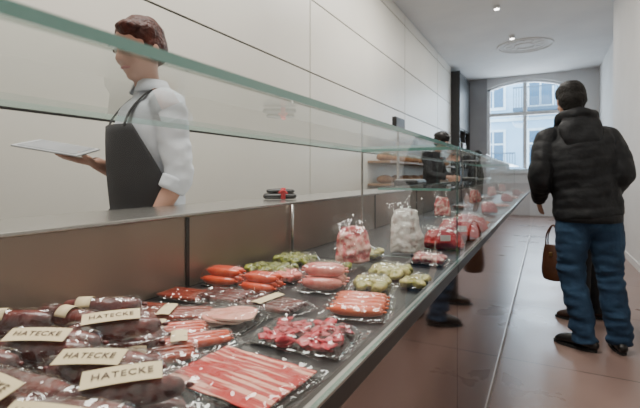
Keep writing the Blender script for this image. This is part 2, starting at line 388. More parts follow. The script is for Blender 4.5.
def sausage_b(L,r,bend=.01,n=7):
    b=B(); pts=[];rr=[]
    for i in range(n):
        t=i/(n-1); pts.append((L*(t-.5),bend*4*(t-.5)**2,0)); rr.append(r*(.75+.25*math.sin(math.pi*t)**.4) if 0<t<1 else r*.7)
    b.tube(pts,rr,seg=14,sub=3); b.ell((-L/2-r*1.0,bend,0),(r*.35,r*.22,r*.22),8,6); b.ell((L/2+r*1.0,bend,0),(r*.35,r*.22,r*.22),8,6)
    return b
def bacon_pack(x,y,rz,z=ZD,w=.24,l=.165):
    r=packroot('bacon_pack','vacuum pack of overlapping red and white bacon rashers','bacon pack',(x,y,z),rz); traybase(r,w,l)
    def mk(seed,y0,z0):
        vs=[];fs=[]; n=26; hw=.0185; ca=random.uniform(-.02,.02)
        for i in range(n+1):
            X=-w*.385+w*.77*i/n+random.uniform(-.0003,.0003)
            yy=y0+X*ca+noise.noise(V((X*16,seed,0)))*.002; zz=z0+noise.noise(V((X*22,seed,5)))*.001
            wa=hw*(1+.10*noise.noise(V((X*30,seed,9))))
            vs+=[(X,-wa+yy,.000+zz),(X,wa+yy,.0012+zz),(X,wa+yy,.0034+zz),(X,-wa+yy,.0016+zz)]
        for i in range(n):
            a=i*4
            for k in range(4): fs.append((a+k,a+(k+1)%4,a+4+(k+1)%4,a+4+k))
        fs+= [(0,3,2,1),(n*4,n*4+1,n*4+2,n*4+3)]
        return B().add(vs,fs)
    k=6
    for i in range(k):
        obj('bacon_rasher',mk(i+rz,-l*.285+l*.57*i/(k-1),.0055+.0014*(i%2)),M['bacon'],r,smooth=False)
    film(r,w,l,.0105,1); return r
def chunk_pack(x,y,rz,m,name,label,cat,z=ZD,w=.2,l=.15,cr=.021,cnt=(5,4),h=.034,flat=.75,mg=.035,rg=.45,el=1.25):
    r=packroot(name+'_pack',label,cat,(x,y,z),rz); traybase(r,w,l)
    def mk():
        b=B().ell((0,0,0),(cr*el,cr,cr*flat),20,14)
        for v in b.v:
            if rg>.45:
                v += V((v.x,v.y,v.z*.3)).normalized()*(noise.noise(v*70+V((x*9,y*9,0)))*cr*rg*1.2)+V((0,0,noise.noise(v*90)*.005))
            else: v += v.normalized()*noise.noise(v*60+V((x*9,y*9,0)))*cr*rg
        return b
    pl=[]
    for i in range(cnt[0]):
        for j in range(cnt[1]):
            pl.append(((-w/2+mg+(w-2*mg)*i/(cnt[0]-1)+random.uniform(-.008,.008),-l/2+mg-.004+(l-2*mg+.008)*j/(cnt[1]-1)+random.uniform(-.007,.007),.005+cr*flat*.85),(random.uniform(-.25,.25),random.uniform(-.25,.25),random.uniform(0,6)),random.uniform(.72,1.05)))
    children(r,name,mk,M[m],pl); film(r,w,l,h,x*10+y); return r
def ham_pack(x,y,rz,z=ZD,w=.18,l=.155):
    r=packroot('ham_pack','flat vacuum pack of pink boiled ham slices','ham pack',(x,y,z),rz); traybase(r,w,l)
    def mk():
        vs=[];n=28
        for zz in (0,.004):
            for i in range(n):
                a=2*math.pi*i/n; R=1+.06*math.sin(3*a)+.04*math.sin(5*a+1)
                vs.append((.052*R*math.cos(a),.044*R*math.sin(a),zz+.002*math.sin(2*a)))
        fs=[tuple(range(n-1,-1,-1)),tuple(range(n,2*n))]+[(i,(i+1)%n,n+(i+1)%n,n+i) for i in range(n)]
        return B().add(vs,fs[:2],0).add(vs,fs[2:],1)
    first=None
    for i in range(4):
        o=obj('ham_slice',mk() if first is None else first.data,[M['ham'],M['fat']],r,(-.022+.015*i,.010*math.sin(i*2),.004+.0045*i),(0,.04,.3*i),smooth=False)
        first=first or o
    film(r,w,l,.026,3.3); return r
def link_pack(x,y,rz,m,name,label,cat,n=5,L=.13,rad=.0125,z=ZD,w=.18,l=.13,bend=.006,layers=1,sp=2.03):
    r=packroot(name+'_pack',label,cat,(x,y,z),rz); traybase(r,w,l)
    pl=[]
    for k in range(layers):
        for i in range(n-k):
            pl.append(((random.uniform(-.004,.004),(i-(n-1-k)/2)*rad*sp,.004+rad+k*rad*1.75),(random.uniform(-.1,.1),0,random.uniform(-.03,.03)),1))
    children(r,name,lambda:sausage_b(L,rad,bend),M[m],pl)
    film(r,w,l,rad*2.15+(layers-1)*rad*1.75,x*7+y,flange=.008); return r
_textmesh={}
def textmesh(s,size):
    k=(s,size)
    if k in _textmesh: return _textmesh[k]
    c=bpy.data.curves.new('lettering','FONT'); c.body=s; c.size=size; c.align_x='CENTER'; c.align_y='CENTER'; c.space_character=1.15; c.offset=size*.012
    o=bpy.data.objects.new('t',c); COL.objects.link(o); dg=bpy.context.evaluated_depsgraph_get()
    me=bpy.data.meshes.new_from_object(o.evaluated_get(dg)); bpy.data.objects.remove(o); me.materials.clear(); me.materials.append(M['ink'])
    _textmesh[k]=me; return me
def card(parent,w,l,loc,rot,text='HATECKE',size=.0135):
    b=B(); nx=10; vs=[];fs=[]
    for i in range(nx+1):
        X=-w/2+w*i/nx; zz=-.0015*(2*X/w)**2
        vs+=[(X,-l/2,zz),(X,l/2,zz),(X,l/2,zz+.0008),(X,-l/2,zz+.0008)]
    for i in range(nx):
        a=i*4
        for k in range(4): fs.append((a+k,a+4+k,a+4+(k+1)%4,a+(k+1)%4))
    fs+=[(0,1,2,3),(nx*4+3,nx*4+2,nx*4+1,nx*4)]
    o=obj('paper_label',B().add(vs,fs),M['paper'],parent,loc,rot,smooth=False)
    if text: obj('lettering',textmesh(text,size),M['ink'],o,(0,0,.0013),smooth=False)
    return o
def band_card(parent,x,w,R,cy,cz,a0=-75,a1=75):
    vs=[];fs=[];n=12
    for i in range(n+1):
        a=math.radians(a0+(a1-a0)*i/n)
        for xx in (x-w/2,x+w/2): vs.append((xx,cy+R*math.sin(a),cz+R*math.cos(a)))
    for i in range(n): fs.append((2*i,2*i+1,2*i+3,2*i+2))
    o=obj('paper_band',B().add(vs,fs),M['paper'],parent); q=o.modifiers.new('s','SOLIDIFY'); q.thickness=.0006
SG='cream-labelled salami packs piled in the case'
def salami_pack(x,y,z,rz,n=2,tilt=0,label=True,L=.14,m='salami',rx=0,lrot=.0,rad=.018,band=False,lx=None):
    r=empty('salami_pack',(x,y,z),(rx,tilt,rz),label='shrink-wrapped dark red salami with cream paper label' if label else 'shrink-wrapped dark red salami without printed label',category='salami pack',group=SG)
    pl=[((random.uniform(-.004,.004),(i-(n-1)/2)*rad*2.08,rad+.002),(random.uniform(-1,1),0,random.uniform(-.03,.03)),1) for i in range(n)]
    children(r,'salami',lambda:sausage_b(L,rad,.004),M[m],pl)
    wd=n*rad*2+.045
    nx,ny=52,40; vs=[];fs=[]; w=L+.075; seed=x*13+y*5
    for j in range(ny+1):
        for i in range(nx+1):
            X=-w/2+w*i/nx; Y=-wd/2+wd*j/ny; zz=0
            for k in range(n):
                cy=(k-(n-1)/2)*rad*2.08; ex=max(0,abs(X)-L/2+rad*.3); dy=abs(Y-cy)
                q=(rad*1.10)**2-dy*dy-ex*ex
                if q>0: zz=max(zz,rad+math.sqrt(q))
            vs.append([X,Y,zz+.003])
    W=nx+1
    for _ in range(7):
        zc=[v[2] for v in vs]
        for j in range(1,ny):
            for i in range(1,nx):
                a=j*W+i; vs[a][2]=max(zc[a],(zc[a-1]+zc[a+1]+zc[a-W]+zc[a+W])/4)
    for v in vs:
        d=min(w/2-abs(v[0]),wd/2-abs(v[1]))
        v[2]+=noise.noise(V((v[0]*60+seed,v[1]*90,seed)))*.0026+noise.noise(V((v[0]*150+seed,v[1]*150,seed)))*.0012+.010*max(0,1-d/.012)*(.4+noise.noise(V((v[0]*30,v[1]*30,seed*2))))
    for j in range(ny):
        for i in range(nx): a=j*W+i; fs.append((a,a+1,a+W+1,a+W))
    obj('film',B().add(vs,fs),M['film2'],r)
    if label: card(r,.084,.028,(random.uniform(-.008,.008) if lx is None else lx,(-rad if n==2 else 0)-.004,rad*2+.009),(.30,0,lrot))
    if band:
        X=random.uniform(-.035,.035)
        for k in range(n): band_card(r,X,.026,rad*1.16,(k-(n-1)/2)*rad*2.08,rad+.003)
    return r
for a in [(-.80,.445,0,.40,2,1,0),(-.785,.555,0,.25,2,0,1),(-.665,.49,0,.50,2,1,0),(-.55,.375,0,.70,1,0,1),(-.66,.395,0,.3,2,0,0),(-.80,.335,0,.5,2,1,0),
          (-.56,.255,0,.2,2,0,1),(-.42,.235,0,.5,2,0,0),(-.72,.245,0,.4,2,1,0),(-.455,.335,0,.60,1,0,0),(-.60,.15,0,.3,2,0,1),(-.80,.19,0,.3,2,1,0)]:
    salami_pack(a[0],a[1],ZD+.001+a[2],a[3],n=a[4],label=bool(a[5]),band=bool(a[6]),lrot=random.uniform(-.12,.12))
for a in [(-.645,.365,.040,.48,2,1,.02,0,.05),(-.505,.355,.040,.30,2,1,-.02,0,.15),(-.535,.262,.040,.15,2,1,0,0,-.15),(-.425,.325,.040,.85,1,1,0,0,0),(-.425,.250,.040,.42,2,1,0,0,-.12),
          (-.73,.455,.040,.15,1,0,.03,1,0),(-.615,.450,.040,.80,1,1,0,0,.1),(-.81,.40,.040,.62,1,0,0,1,0),(-.68,.275,.040,.30,2,0,0,1,0),(-.735,.52,.040,.60,1,0,0,1,0)]:
    salami_pack(a[0],a[1],ZD+.001+a[2],a[3],n=a[4],label=bool(a[5]),tilt=a[6],band=bool(a[7]),lrot=a[8],lx=0.0,L=.12,rad=.0165)
def stick_pack(x,y,rz,z=ZD,label=True,n=4,m='cabanos',tilt=0,L=.14,rad=.008):
    r=empty('sausage_stick_pack',(x,y,z),(0,tilt,rz),label='slim red smoked sausage sticks with narrow cream label' if label else 'slim dark sausage sticks in clear film',category='sausage pack',group='slim sausage stick packs')
    p=rad*2.06
    children(r,'sausage_stick',lambda:sausage_b(L,rad,.004),M[m],[((0,(i-(n-1)/2)*p,rad+.003),(0,0,random.uniform(-.03,.03)),1) for i in range(n)])
    film(r,L+.05,n*p+.04,rad*2.3,x*5,m='film2',flange=.004)
    if label: card(r,.028,n*p+.006,(-.015,0,rad*2+.007),(0,0,0),text='')
    return r
stick_pack(-.575,.485,.85,m='dried'); stick_pack(-.64,.58,.7); stick_pack(-.70,.66,.55,m='dried')
stick_pack(-.565,.565,.80,n=3)
stick_pack(-.80,.655,.25,m='dried',label=False,n=6,rad=.006)
bacon_pack(-.404,.512,-.08)
chunk_pack(-.395,.695,.05,'beef','beef_piece','clear vacuum pack of dark pink raw beef pieces','beef pack',w=.21,l=.155,cr=.021,cnt=(4,3),h=.020,flat=.42,mg=.045,rg=.85,el=1.25)
ham_pack(-.595,.70,.1)
link_pack(-.375,.900,.25,'frank','frankfurter','vacuum pack of orange frankfurters side by side','sausage pack',n=5,w=.160,l=.18,layers=1,rad=.0118,L=.10,sp=2.35)
stick_pack(-.555,.82,-.1,n=5,label=True,m='salami',L=.13)
stick_pack(-.80,.79,.1,m='dried',label=False,n=6,rad=.006,L=.12)
link_pack(-.80,.935,.1,'cabanos','smoked_sausage','vacuum pack of orange-red smoked sausages','sausage pack',n=3,rad=.0125,w=.135,l=.11,layers=2,L=.088)
link_pack(-.665,.925,.1,'cabanos','smoked_sausage','vacuum pack of orange-red smoked sausages','sausage pack',n=3,rad=.0125,w=.125,l=.11,layers=2,L=.08)
stick_pack(-.70,.82,.1,n=5,label=False,m='salami',L=.11)
link_pack(-.53,1.03,.3,'weiss','veal_sausage','vacuum pack of thick pink veal sausages','sausage pack',n=3,rad=.017,L=.085,w=.15,l=.14,layers=2)
chunk_pack(-.765,1.12,.1,'green','stuffed_olive','clear pack of green marinated pieces','vegetable pack',w=.19,l=.14,cr=.015,cnt=(6,4),h=.026)
chunk_pack(-.60,1.20,.1,'green','stuffed_olive','clear pack of green marinated pieces','vegetable pack',w=.15,l=.14,cr=.017,cnt=(4,4),h=.03)
chunk_pack(-.41,1.08,.2,'yell','ravioli','clear pack of pale green filled pasta','pasta pack',w=.13,l=.13,cr=.02,cnt=(3,3),h=.034)
chunk_pack(-.42,1.25,-.1,'yell','ravioli','clear pack of pale green filled pasta','pasta pack',w=.14,l=.14,cr=.02,cnt=(4,3),h=.034)
chunk_pack(-.315,1.17,0,'yell','ravioli','clear pack of pale green filled pasta','pasta pack',w=.09,l=.12,cr=.017,cnt=(2,3),h=.03,mg=.03)
chunk_pack(-.77,1.28,0,'green','stuffed_olive','clear pack of green marinated pieces','vegetable pack',w=.17,l=.14,cr=.017,cnt=(5,4),h=.034)
chunk_pack(-.66,1.06,0,'weiss','meatball','clear pack of pink meat balls','meatball pack',w=.10,l=.10,cr=.015,cnt=(3,3),h=.03,mg=.03)

def standing_pack(x,y,rz,m,label,w=.13,h=.17,d=.04,z=ZD,lean=.22,seed=1.0,tag=False):
    r=empty('standing_meat_pack',(x,y,z+.002),(0,0,rz),label=label,category='meat pack',group='upright vacuum packs in the case')
    b=B()
    b.tube([(0,0,.010),(0,0,h*.3),(0,0,h*.62),(0,0,h*.84)],[w*.46,w*.47,w*.42,w*.30],[d*.5,d*.58,d*.5,d*.25],side=(1,0,0),seg=44,cap=.25,sub=8)
    for v in b.v:
        q=abs(v.x)/(w*.47); v.x*=1+.10*(abs(v.y)/(d*.6))
        v.x+=noise.noise(v*22+V((seed,seed,0)))*.011; v.y+=noise.noise(v*45+V((0,seed*3,0)))*.010; v.z+=noise.noise(v*26+V((seed,0,seed)))*.009
        if v.z<.001: v.z=.001
    T=Matrix.Rotation(-lean,4,'X')@Matrix.Rotation(.10*math.sin(seed*3),4,'Y')
    me=b.mesh('meat'); me.transform(T); obj('meat',me,M[m],r)
    vs=[];fs=[];nx,nz=30,36
    for j in range(nz+1):
        for i in range(nx+1):
            u=i/nx; tt=j/nz; hh=h*1.12
            wid=(w/2+.010)*(1-.12*max(0,tt-.75)/.25+.06*noise.noise(V((tt*5,seed,i>nx/2))))
            X=(2*u-1)*wid; Z=.001+hh*tt+.010*noise.noise(V((u*4,seed,7)))*tt
            e=min(1,max(0,(w/2+.008-abs((2*u-1)*(w/2+.01)))/.03)); f=min(1,Z/.02)*min(1,max(0,(h-Z)/.05))
            Y=-(d*.76)*math.sqrt(e)*f-.003+noise.noise(V((X*48+seed,Z*48,seed)))*.007+noise.noise(V((X*120+seed,Z*120,seed)))*.003
            vs.append(T@V((X,Y,Z)))
    for j in range(nz):
        for i in range(nx):
            a=j*(nx+1)+i; fs.append((a,a+1,a+nx+2,a+nx+1))
    obj('film',B().add(vs,fs),M['film'],r)
    if tag: obj('paper_tag',B().box((-.02,-d*.8-.014,h*.40),(.02,-d*.8-.013,h*.62)),M['wpaper'],r,smooth=False)
    return r
FC=math.radians(22)
standing_pack(-.575,1.335,FC,'marble','upright pack of pink marbled meat leaning back',w=.125,h=.155,seed=2)
standing_pack(-.47,1.62,FC,'pale','large upright pack of pale white-veined meat',w=.135,h=.205,d=.06,seed=5.4)
standing_pack(-.375,1.80,FC,'redp','glossy red meat pack with white tag',w=.17,h=.105,d=.06,seed=7,tag=True,lean=.6)
standing_pack(-.36,2.08,FC,'redp','glossy red meat pack with white tag',w=.20,h=.12,d=.07,seed=9,tag=True,lean=.6)
standing_pack(-.36,2.40,FC,'redp','glossy red meat pack',w=.20,h=.12,d=.06,seed=11,lean=.6)
chunk_pack(-.70,1.62,0,'weiss','meatball','clear pack of pink meat balls','meatball pack',w=.14,l=.12,cr=.018,cnt=(4,3),h=.03,mg=.03)
chunk_pack(-.60,1.50,0,'yell','ravioli','clear pack of pale filled pasta','pasta pack',w=.15,l=.12,cr=.019,cnt=(4,3))
chunk_pack(-.36,1.50,0,'marble','meat_piece','clear pack of marbled meat pieces','meat pack',w=.14,l=.13,cr=.019,cnt=(4,3))
for i in range(14):
    y=2.75+i*.42; x=-.38-.28*(i%2); t=i%4
    if t==0: link_pack(x,y,0,'frank','frankfurter','vacuum pack of orange frankfurters side by side','sausage pack',n=4)
    elif t==1: standing_pack(x,y,FC,'marble','upright pack of pink marbled meat',seed=20+i)
    elif t==2: standing_pack(x,y,FC,'redp','glossy red meat pack',h=.12,seed=20+i,lean=.5)
    else: link_pack(x,y,0,'salami','salami','pack of dark salami','salami pack',n=3,rad=.017)

# ------------------------------------------------------------------ people
def hand(b,w,d,n,ts,curl=.35,sc=1.0):
    w=V(w); d=V(d).normalized(); n=V(n); n=(n-d*n.dot(d)).normalized(); s=d.cross(n).normalized()*ts
    b.tube([w-d*.02,w+d*.02*sc,w+d*.06*sc,w+d*.088*sc],[.024*sc,.033*sc,.040*sc,.036*sc],[.020*sc,.016*sc,.014*sc,.011*sc],side=s,seg=14)
    for off,ln in ((.029,.066),(.010,.076),(-.010,.071),(-.029,.056)):
        p=w+d*.085*sc+s*off*sc; pts=[p-d*.02,p]; a=0; q=p
        for k,fr in enumerate((.45,.32,.23)):
            a+=curl*(1.0 if k else .7); q=q+(d*math.cos(a)+n*math.sin(a))*ln*fr*sc; pts.append(q)
        b.tube(pts,[.0095*sc,.0095*sc,.009*sc,.008*sc,.007*sc],seg=8,sub=3)
    p=w+d*.022*sc+s*.030*sc; t1=(d*.75+s*.62+n*.25).normalized(); t2=(d*.95+s*.2+n*.3).normalized()
    b.tube([p-s*.012,p+t1*.035*sc,p+t1*.035*sc+t2*.028*sc,p+t1*.035*sc+t2*.05*sc],[.013*sc,.012*sc,.010*sc,.008*sc],seg=8,sub=3)
def headparts(b,hc,R):
    def T(p): return hc+R@V(p)
    e=R.to_euler()
    b.ell(T((0,.012,.030)),(.073,.093,.088),20,14,rot=e); b.ell(T((0,-.022,-.040)),(.057,.066,.072),18,12,rot=e)
    b.ell(T((0,-.054,-.090)),(.026,.026,.020),12,8,rot=e); b.ell(T((0,-.070,.024)),(.048,.018,.010),12,8,rot=e)
    for sx in (-1,1):
        b.ell(T((sx*.034,-.062,-.028)),(.024,.018,.024),12,8,rot=e)
        b.ell(T((sx*.075,.010,-.008)),(.009,.019,.031),10,8,rot=e)
    b.tube([T((0,-.082,.018)),T((0,-.092,-.006)),T((0,-.100,-.024))],[.008,.009,.0125],seg=10)
def face(root,hc,R,hairm):
    def T(p): return hc+R@V(p)
    e=R.to_euler()
    for sx in (-1,1):
        k=obj('eye',B().ell((0,0,0),(.0125,.011,.009),14,10),M['eye'],root,T((sx*.031,-.079,.004)),e)
        obj('iris',B().ell((0,-.0085,0),(.0052,.0032,.0052),10,8),M['iris'],k)
        obj('eyebrow',B().tube([(-.016,0,0),(0,-.004,.004),(.016,0,0)],.003,seg=6),hairm,root,T((sx*.033,-.088,.027)),e)
    obj('mouth',B().tube([(-.022,.006,0),(-.008,-.002,.002),(.008,-.002,.002),(.022,.006,0)],[.003,.006,.006,.003],seg=8),M['lips'],root,T((0,-.086,-.060)),e)
def shoe(root,an,d,m,L=.28):
    an=V(an); d=V((d[0],d[1],0)).normalized(); s=V((-d.y,d.x,0))
    def P(f,z): return V((an.x,an.y,0))+d*f+V((0,0,z))
    b=B(); h=L-.085
    b.tube([P(-.055,.045),P(0,.055),P(.08,.05),P(h*.75,.038),P(h-.03,.032)],[.032,.038,.044,.045,.036],[.034,.044,.038,.026,.018],side=s,seg=16)
    b.tube([V((an.x,an.y,.05)),V((an.x,an.y,.13))],.042,seg=14)
    for v in b.v:
        if v.z<.014: v.z=.014
    o=obj('shoe',b,m,root,voxel=.007,sm=2)
    vs=[]; n=28
    for zz in (0.001,.018):
        for i in range(n):
            a=2*math.pi*i/n; f=(h-.075)/2+ (h+.075)/2*math.cos(a); wd=.044*math.sin(a)*(1.0+.12*math.cos(a))
            vs.append(P(f,zz)+s*wd)
    obj('sole',B().add(vs,[tuple(range(n-1,-1,-1)),tuple(range(n,2*n))]+[(i,(i+1)%n,n+(i+1)%n,n+i) for i in range(n)]),M['sole'],o,smooth=False)
def person(loc,rz,label,J,skin='skin',hair='hair_dark',hairf=None,top=None,bottom='trouser',shoem='shoe',hrot=(0,0,0),curl=(.35,.35),toes=None,female=False,vox=.0065,scale=1,legw=1.0,wrinkle=0):
    D=dict(pelvis=(0,0,.95),waist=(0,0,1.08),chest=(0,-.005,1.28),neck=(0,.015,1.47),head=(0,-.015,1.655),
           LS=(.175,0,1.42),LE=(.21,.03,1.14),LW=(.20,-.08,.91),RS=(-.175,0,1.42),RE=(-.21,.03,1.14),RW=(-.20,-.08,.91),
           LH=(.09,0,.92),LK=(.10,-.02,.50),LA=(.10,.02,.09),RH=(-.09,0,.92),RK=(-.10,-.02,.50),RA=(-.10,.02,.09),
           LN=(-1,0,0),RN=(1,0,0),LD=None,RD=None)
    D.update(J); J={k:(V(v) if v is not None else None) for k,v in D.items()}
    R=Euler(hrot).to_matrix()
    b=B(); f=.92 if female else 1
    b.tube([J['pelvis']-V((0,0,.06)),J['waist'],J['chest'],J['neck']-V((0,0,.07)),J['neck']],[.14,.12*f,.145*f,.115*f,.052],[.10,.09,.105,.075,.050],side=(1,0,0),seg=24)
    b.tube([J['neck']-V((0,0,.03)),J['neck']+(J['head']-J['neck'])*.5,J['head']+R@V((0,.02,-.03))],[.054*f,.050*f,.052*f],seg=16)
    headparts(b,J['head'],R)
    for sd,ts in (('L',1),('R',-1)):
        S_,E,W=J[sd+'S'],J[sd+'E'],J[sd+'W']
        b.tube([S_-V((0,0,.012)),(S_+E)/2,E,(E+W)/2+ (E-W).normalized()*.03,W],[.042*f,.041*f,.036*f,.036*f,.026*f],seg=14)
        d=J[sd+'D'] if J[sd+'D'] is not None else (W-E)
        hand(b,W,d,J[sd+'N'],ts,curl[0] if sd=='L' else curl[1],.97*f)
        H_,K,A=J[sd+'H'],J[sd+'K'],J[sd+'A']
        b.tube([H_,(H_+K)/2,K,(K+A)/2,A],[.075,.062,.044,.040,.032],seg=14)
        b.tube([A-V((0,0,.03)),A+V((0,-.05,-.04))],[.033,.03],seg=10)
    root=obj('person',b,M[skin],voxel=vox,sm=2,loc=loc,rot=(0,0,rz))
    root['label']=label; root['category']='person'; root.scale=(scale,)*3
    face(root,J['head'],R,M[hair])
    if hairf:
        hb=B(); hairf(hb,J['head'],R); obj('hair',hb,M[hair],root,voxel=.006,sm=3)
    b=B(); b.tube([J['pelvis']-V((0,0,.08)),J['pelvis'],J['waist']-V((0,0,.03))],[.155,.168,.145],[.115,.125,.11],side=(1,0,0),seg=24)
    for sd in 'LR':
        H_,K,A=J[sd+'H'],J[sd+'K'],J[sd+'A']; q=legw
        pts=[H_+V((0,0,-.02)),H_.lerp(K,.5),K,K.lerp(A,.5),A.lerp(K,.08),A-V((0,0,.035))]
        b.tube(pts,[.098*q,.092*q,.074*q,.070*q,.065*q,.067*q],seg=24,cap=.1,sub=12,wob=(.09,.003))
    if wrinkle:
        for v in b.v:
            low=1+1.5*max(0,1-abs(v.z-.15)/.18)+1.3*max(0,1-abs(v.z-.52)/.14)
            k=noise.noise(V((v.x*9,v.y*9,v.z*30)))*wrinkle*low; v.x+=k; v.y+=k*.9
    obj('trousers',b,M[bottom],root,voxel=.007,sm=1)
    for sd in 'LR':
        d=(toes or {}).get(sd,(0,-1)); shoe(root,J[sd+'A'],d,M[shoem])
    if top: top(root,J)
    return root
def hair_short(b,hc,R):
    T=lambda p: hc+R@V(p); e=R.to_euler()
    b.ell(T((0,.020,.046)),(.090,.106,.090),24,16,rot=e); b.ell(T((0,.050,.0)),(.087,.078,.088),20,14,rot=e)
    b.ell(T((0,.055,-.055)),(.068,.054,.050),16,10,rot=e)
    for v in b.v: v += V((noise.noise(v*45),noise.noise(v*45+V((9,0,0))),noise.noise(v*45+V((0,9,0)))))*.007
def hair_bob(b,hc,R):
    T=lambda p: hc+R@V(p); e=R.to_euler()
    b.ell(T((0,.020,.044)),(.080,.094,.082),24,16,rot=e)
    b.ell(T((0,.054,.005)),(.073,.058,.076),20,12,rot=e)
    for sx in (-1,1): b.ell(T((sx*.066,.022,.0)),(.016,.046,.056),14,10,rot=e)
    b.ell(T((.026,-.048,.080)),(.050,.040,.026),16,10,rot=e)
    for v in b.v: v += V((noise.noise(v*38),noise.noise(v*38+V((9,0,0))),noise.noise(v*38+V((0,9,0)))))*.007
def hair_tied(b,hc,R):
    hair_bob(b,hc,R); T=lambda p: hc+R@V(p)
    b.ell(T((0,.105,.0)),(.035,.03,.035),14,10)

def shirt_top(m,sl=.35,loose=1.0,col=True):
    def f(root,J):
        b=B(); L=loose
        b.tube([J['pelvis']+V((0,0,.02)),J['waist'],J['chest'],J['chest'].lerp(J['neck'],.62),J['neck']-V((0,0,.025)),J['neck']+V((0,0,.02))],[.165*L,.145*L,.168*L,.162*L,.095,.062],[.125*L,.115*L,.132*L,.104*L,.076,.060],side=(1,0,0),seg=28,cap=.2,sub=6)
        for sd in 'LR':
            S_,E,W=J[sd+'S'],J[sd+'E'],J[sd+'W']; e=E.lerp(W,sl)
            b.tube([J['neck'].lerp(S_,.45)-V((0,0,.015)),S_-V((0,0,.005)),S_.lerp(E,.5),E,e],[.050*L,.061*L,.056*L,.050*L,.046*L],seg=20,cap=.3,sub=12)
        for v in b.v:
            k=noise.noise(V((v.x*14,v.y*14,v.z*34))); v.x+=k*.007; v.y+=k*.006
        obj('shirt',b,m,root,voxel=.007,sm=1)
        if col:
            n=24; c=J['neck']; vs=[];fs=[]
            for i in range(n+1):
                a=math.radians(-70+320*i/n); ca,sa=math.cos(a),math.sin(a)
                vs+=[c+V((ca*.060,sa*.058,.055)),c+V((ca*.083,sa*.080,.008)),c+V((ca*.080,sa*.077,.004)),c+V((ca*.056,sa*.054,.05))]
            for i in range(n):
                for k in range(4): a=i*4; fs.append((a+k,a+(k+1)%4,a+4+(k+1)%4,a+4+k))
            fs+=[(0,1,2,3),(n*4+3,n*4+2,n*4+1,n*4)]
            obj('collar',B().add(vs,fs),m,root)
            for sd in 'LR':
                E,W=J[sd+'E'],J[sd+'W']; d=(W-E).normalized(); e=E.lerp(W,sl)
                obj('cuff',B().tube([e-d*.030,e+d*.010],[.052,.048],seg=18,cap=.15),m,root)
    return f
wloc=(-1.345,1.155,0); wrz=math.radians(-20)
Jw=dict(head=(.0,-.045,1.625),neck=(0,-.0,1.455),LE=(.205,.02,1.15),LW=(.185,-.08,.95),RE=(-.25,.02,1.12),RW=(-.115,-.165,1.195),RD=(.03,-.3,.05),RN=(0,0,1),LN=(-1,.2,0),LS=(.16,0,1.40),RS=(-.16,0,1.40))
woman=person(wloc,wrz,'shop assistant in white shirt and dark apron holding a tablet',Jw,hair='hair_red',hairf=hair_bob,top=shirt_top(M['shirt'],.22),bottom='trouser',hrot=(.30,0,.30),curl=(.3,.10),female=True)
b=B(); vs=[];fs=[]; nz,na=30,26
def aprof(z):
    if z>1.0:
        t=(z-1.0)/.4; return (.148+.025*math.sin(t*2.6), .124+.018*math.sin(t*2.2))
    t=(1.0-z)/.45; return (.172+.03*t,.142+.03*t)
for j in range(nz+1):
    z=.50+.83*j/nz; rx,ry=aprof(z); hw_=math.radians(95 if z<1.08 else 95-52*(z-1.08)/.25)
    for i in range(na+1):
        a=-hw_+2*hw_*i/na; k=1.03+.015*math.sin(a*9+z*5)*(1 if z<1 else .3)
        vs.append(V((math.sin(a)*(rx+.008)*k,-math.cos(a)*(ry+.010)*k-.002,z)))
for j in range(nz):
    for i in range(na):
        a=j*(na+1)+i; fs.append((a,a+1,a+na+2,a+na+1))
o=obj('apron',B().add(vs,fs),M['apron'],woman); q=o.modifiers.new('s','SOLIDIFY'); q.thickness=.005
for sx in (-1,1):
    b=B(); b.tube([(sx*.095,-.132,1.325),(sx*.088,-.110,1.375),(sx*.078,-.072,1.425),(sx*.072,-.02,1.468),(sx*.045,.045,1.470)],.012,.003,side=(1,0,0),seg=8)
    obj('apron_strap',b,M['apron'],o)
t=empty('tablet',(-1.572,.930,1.250),(.17,-.20,math.radians(117.8)),label='light grey tablet computer held out flat in one hand',category='tablet')
obj('shell',B().box((-.08,-.115,-.004),(.08,.115,.003)),M['tablet'],t,smooth=False,bevel=.003)
obj('screen',B().box((-.07,-.10,.0031),(.07,.10,.0042)),M['screen'],t,smooth=False)

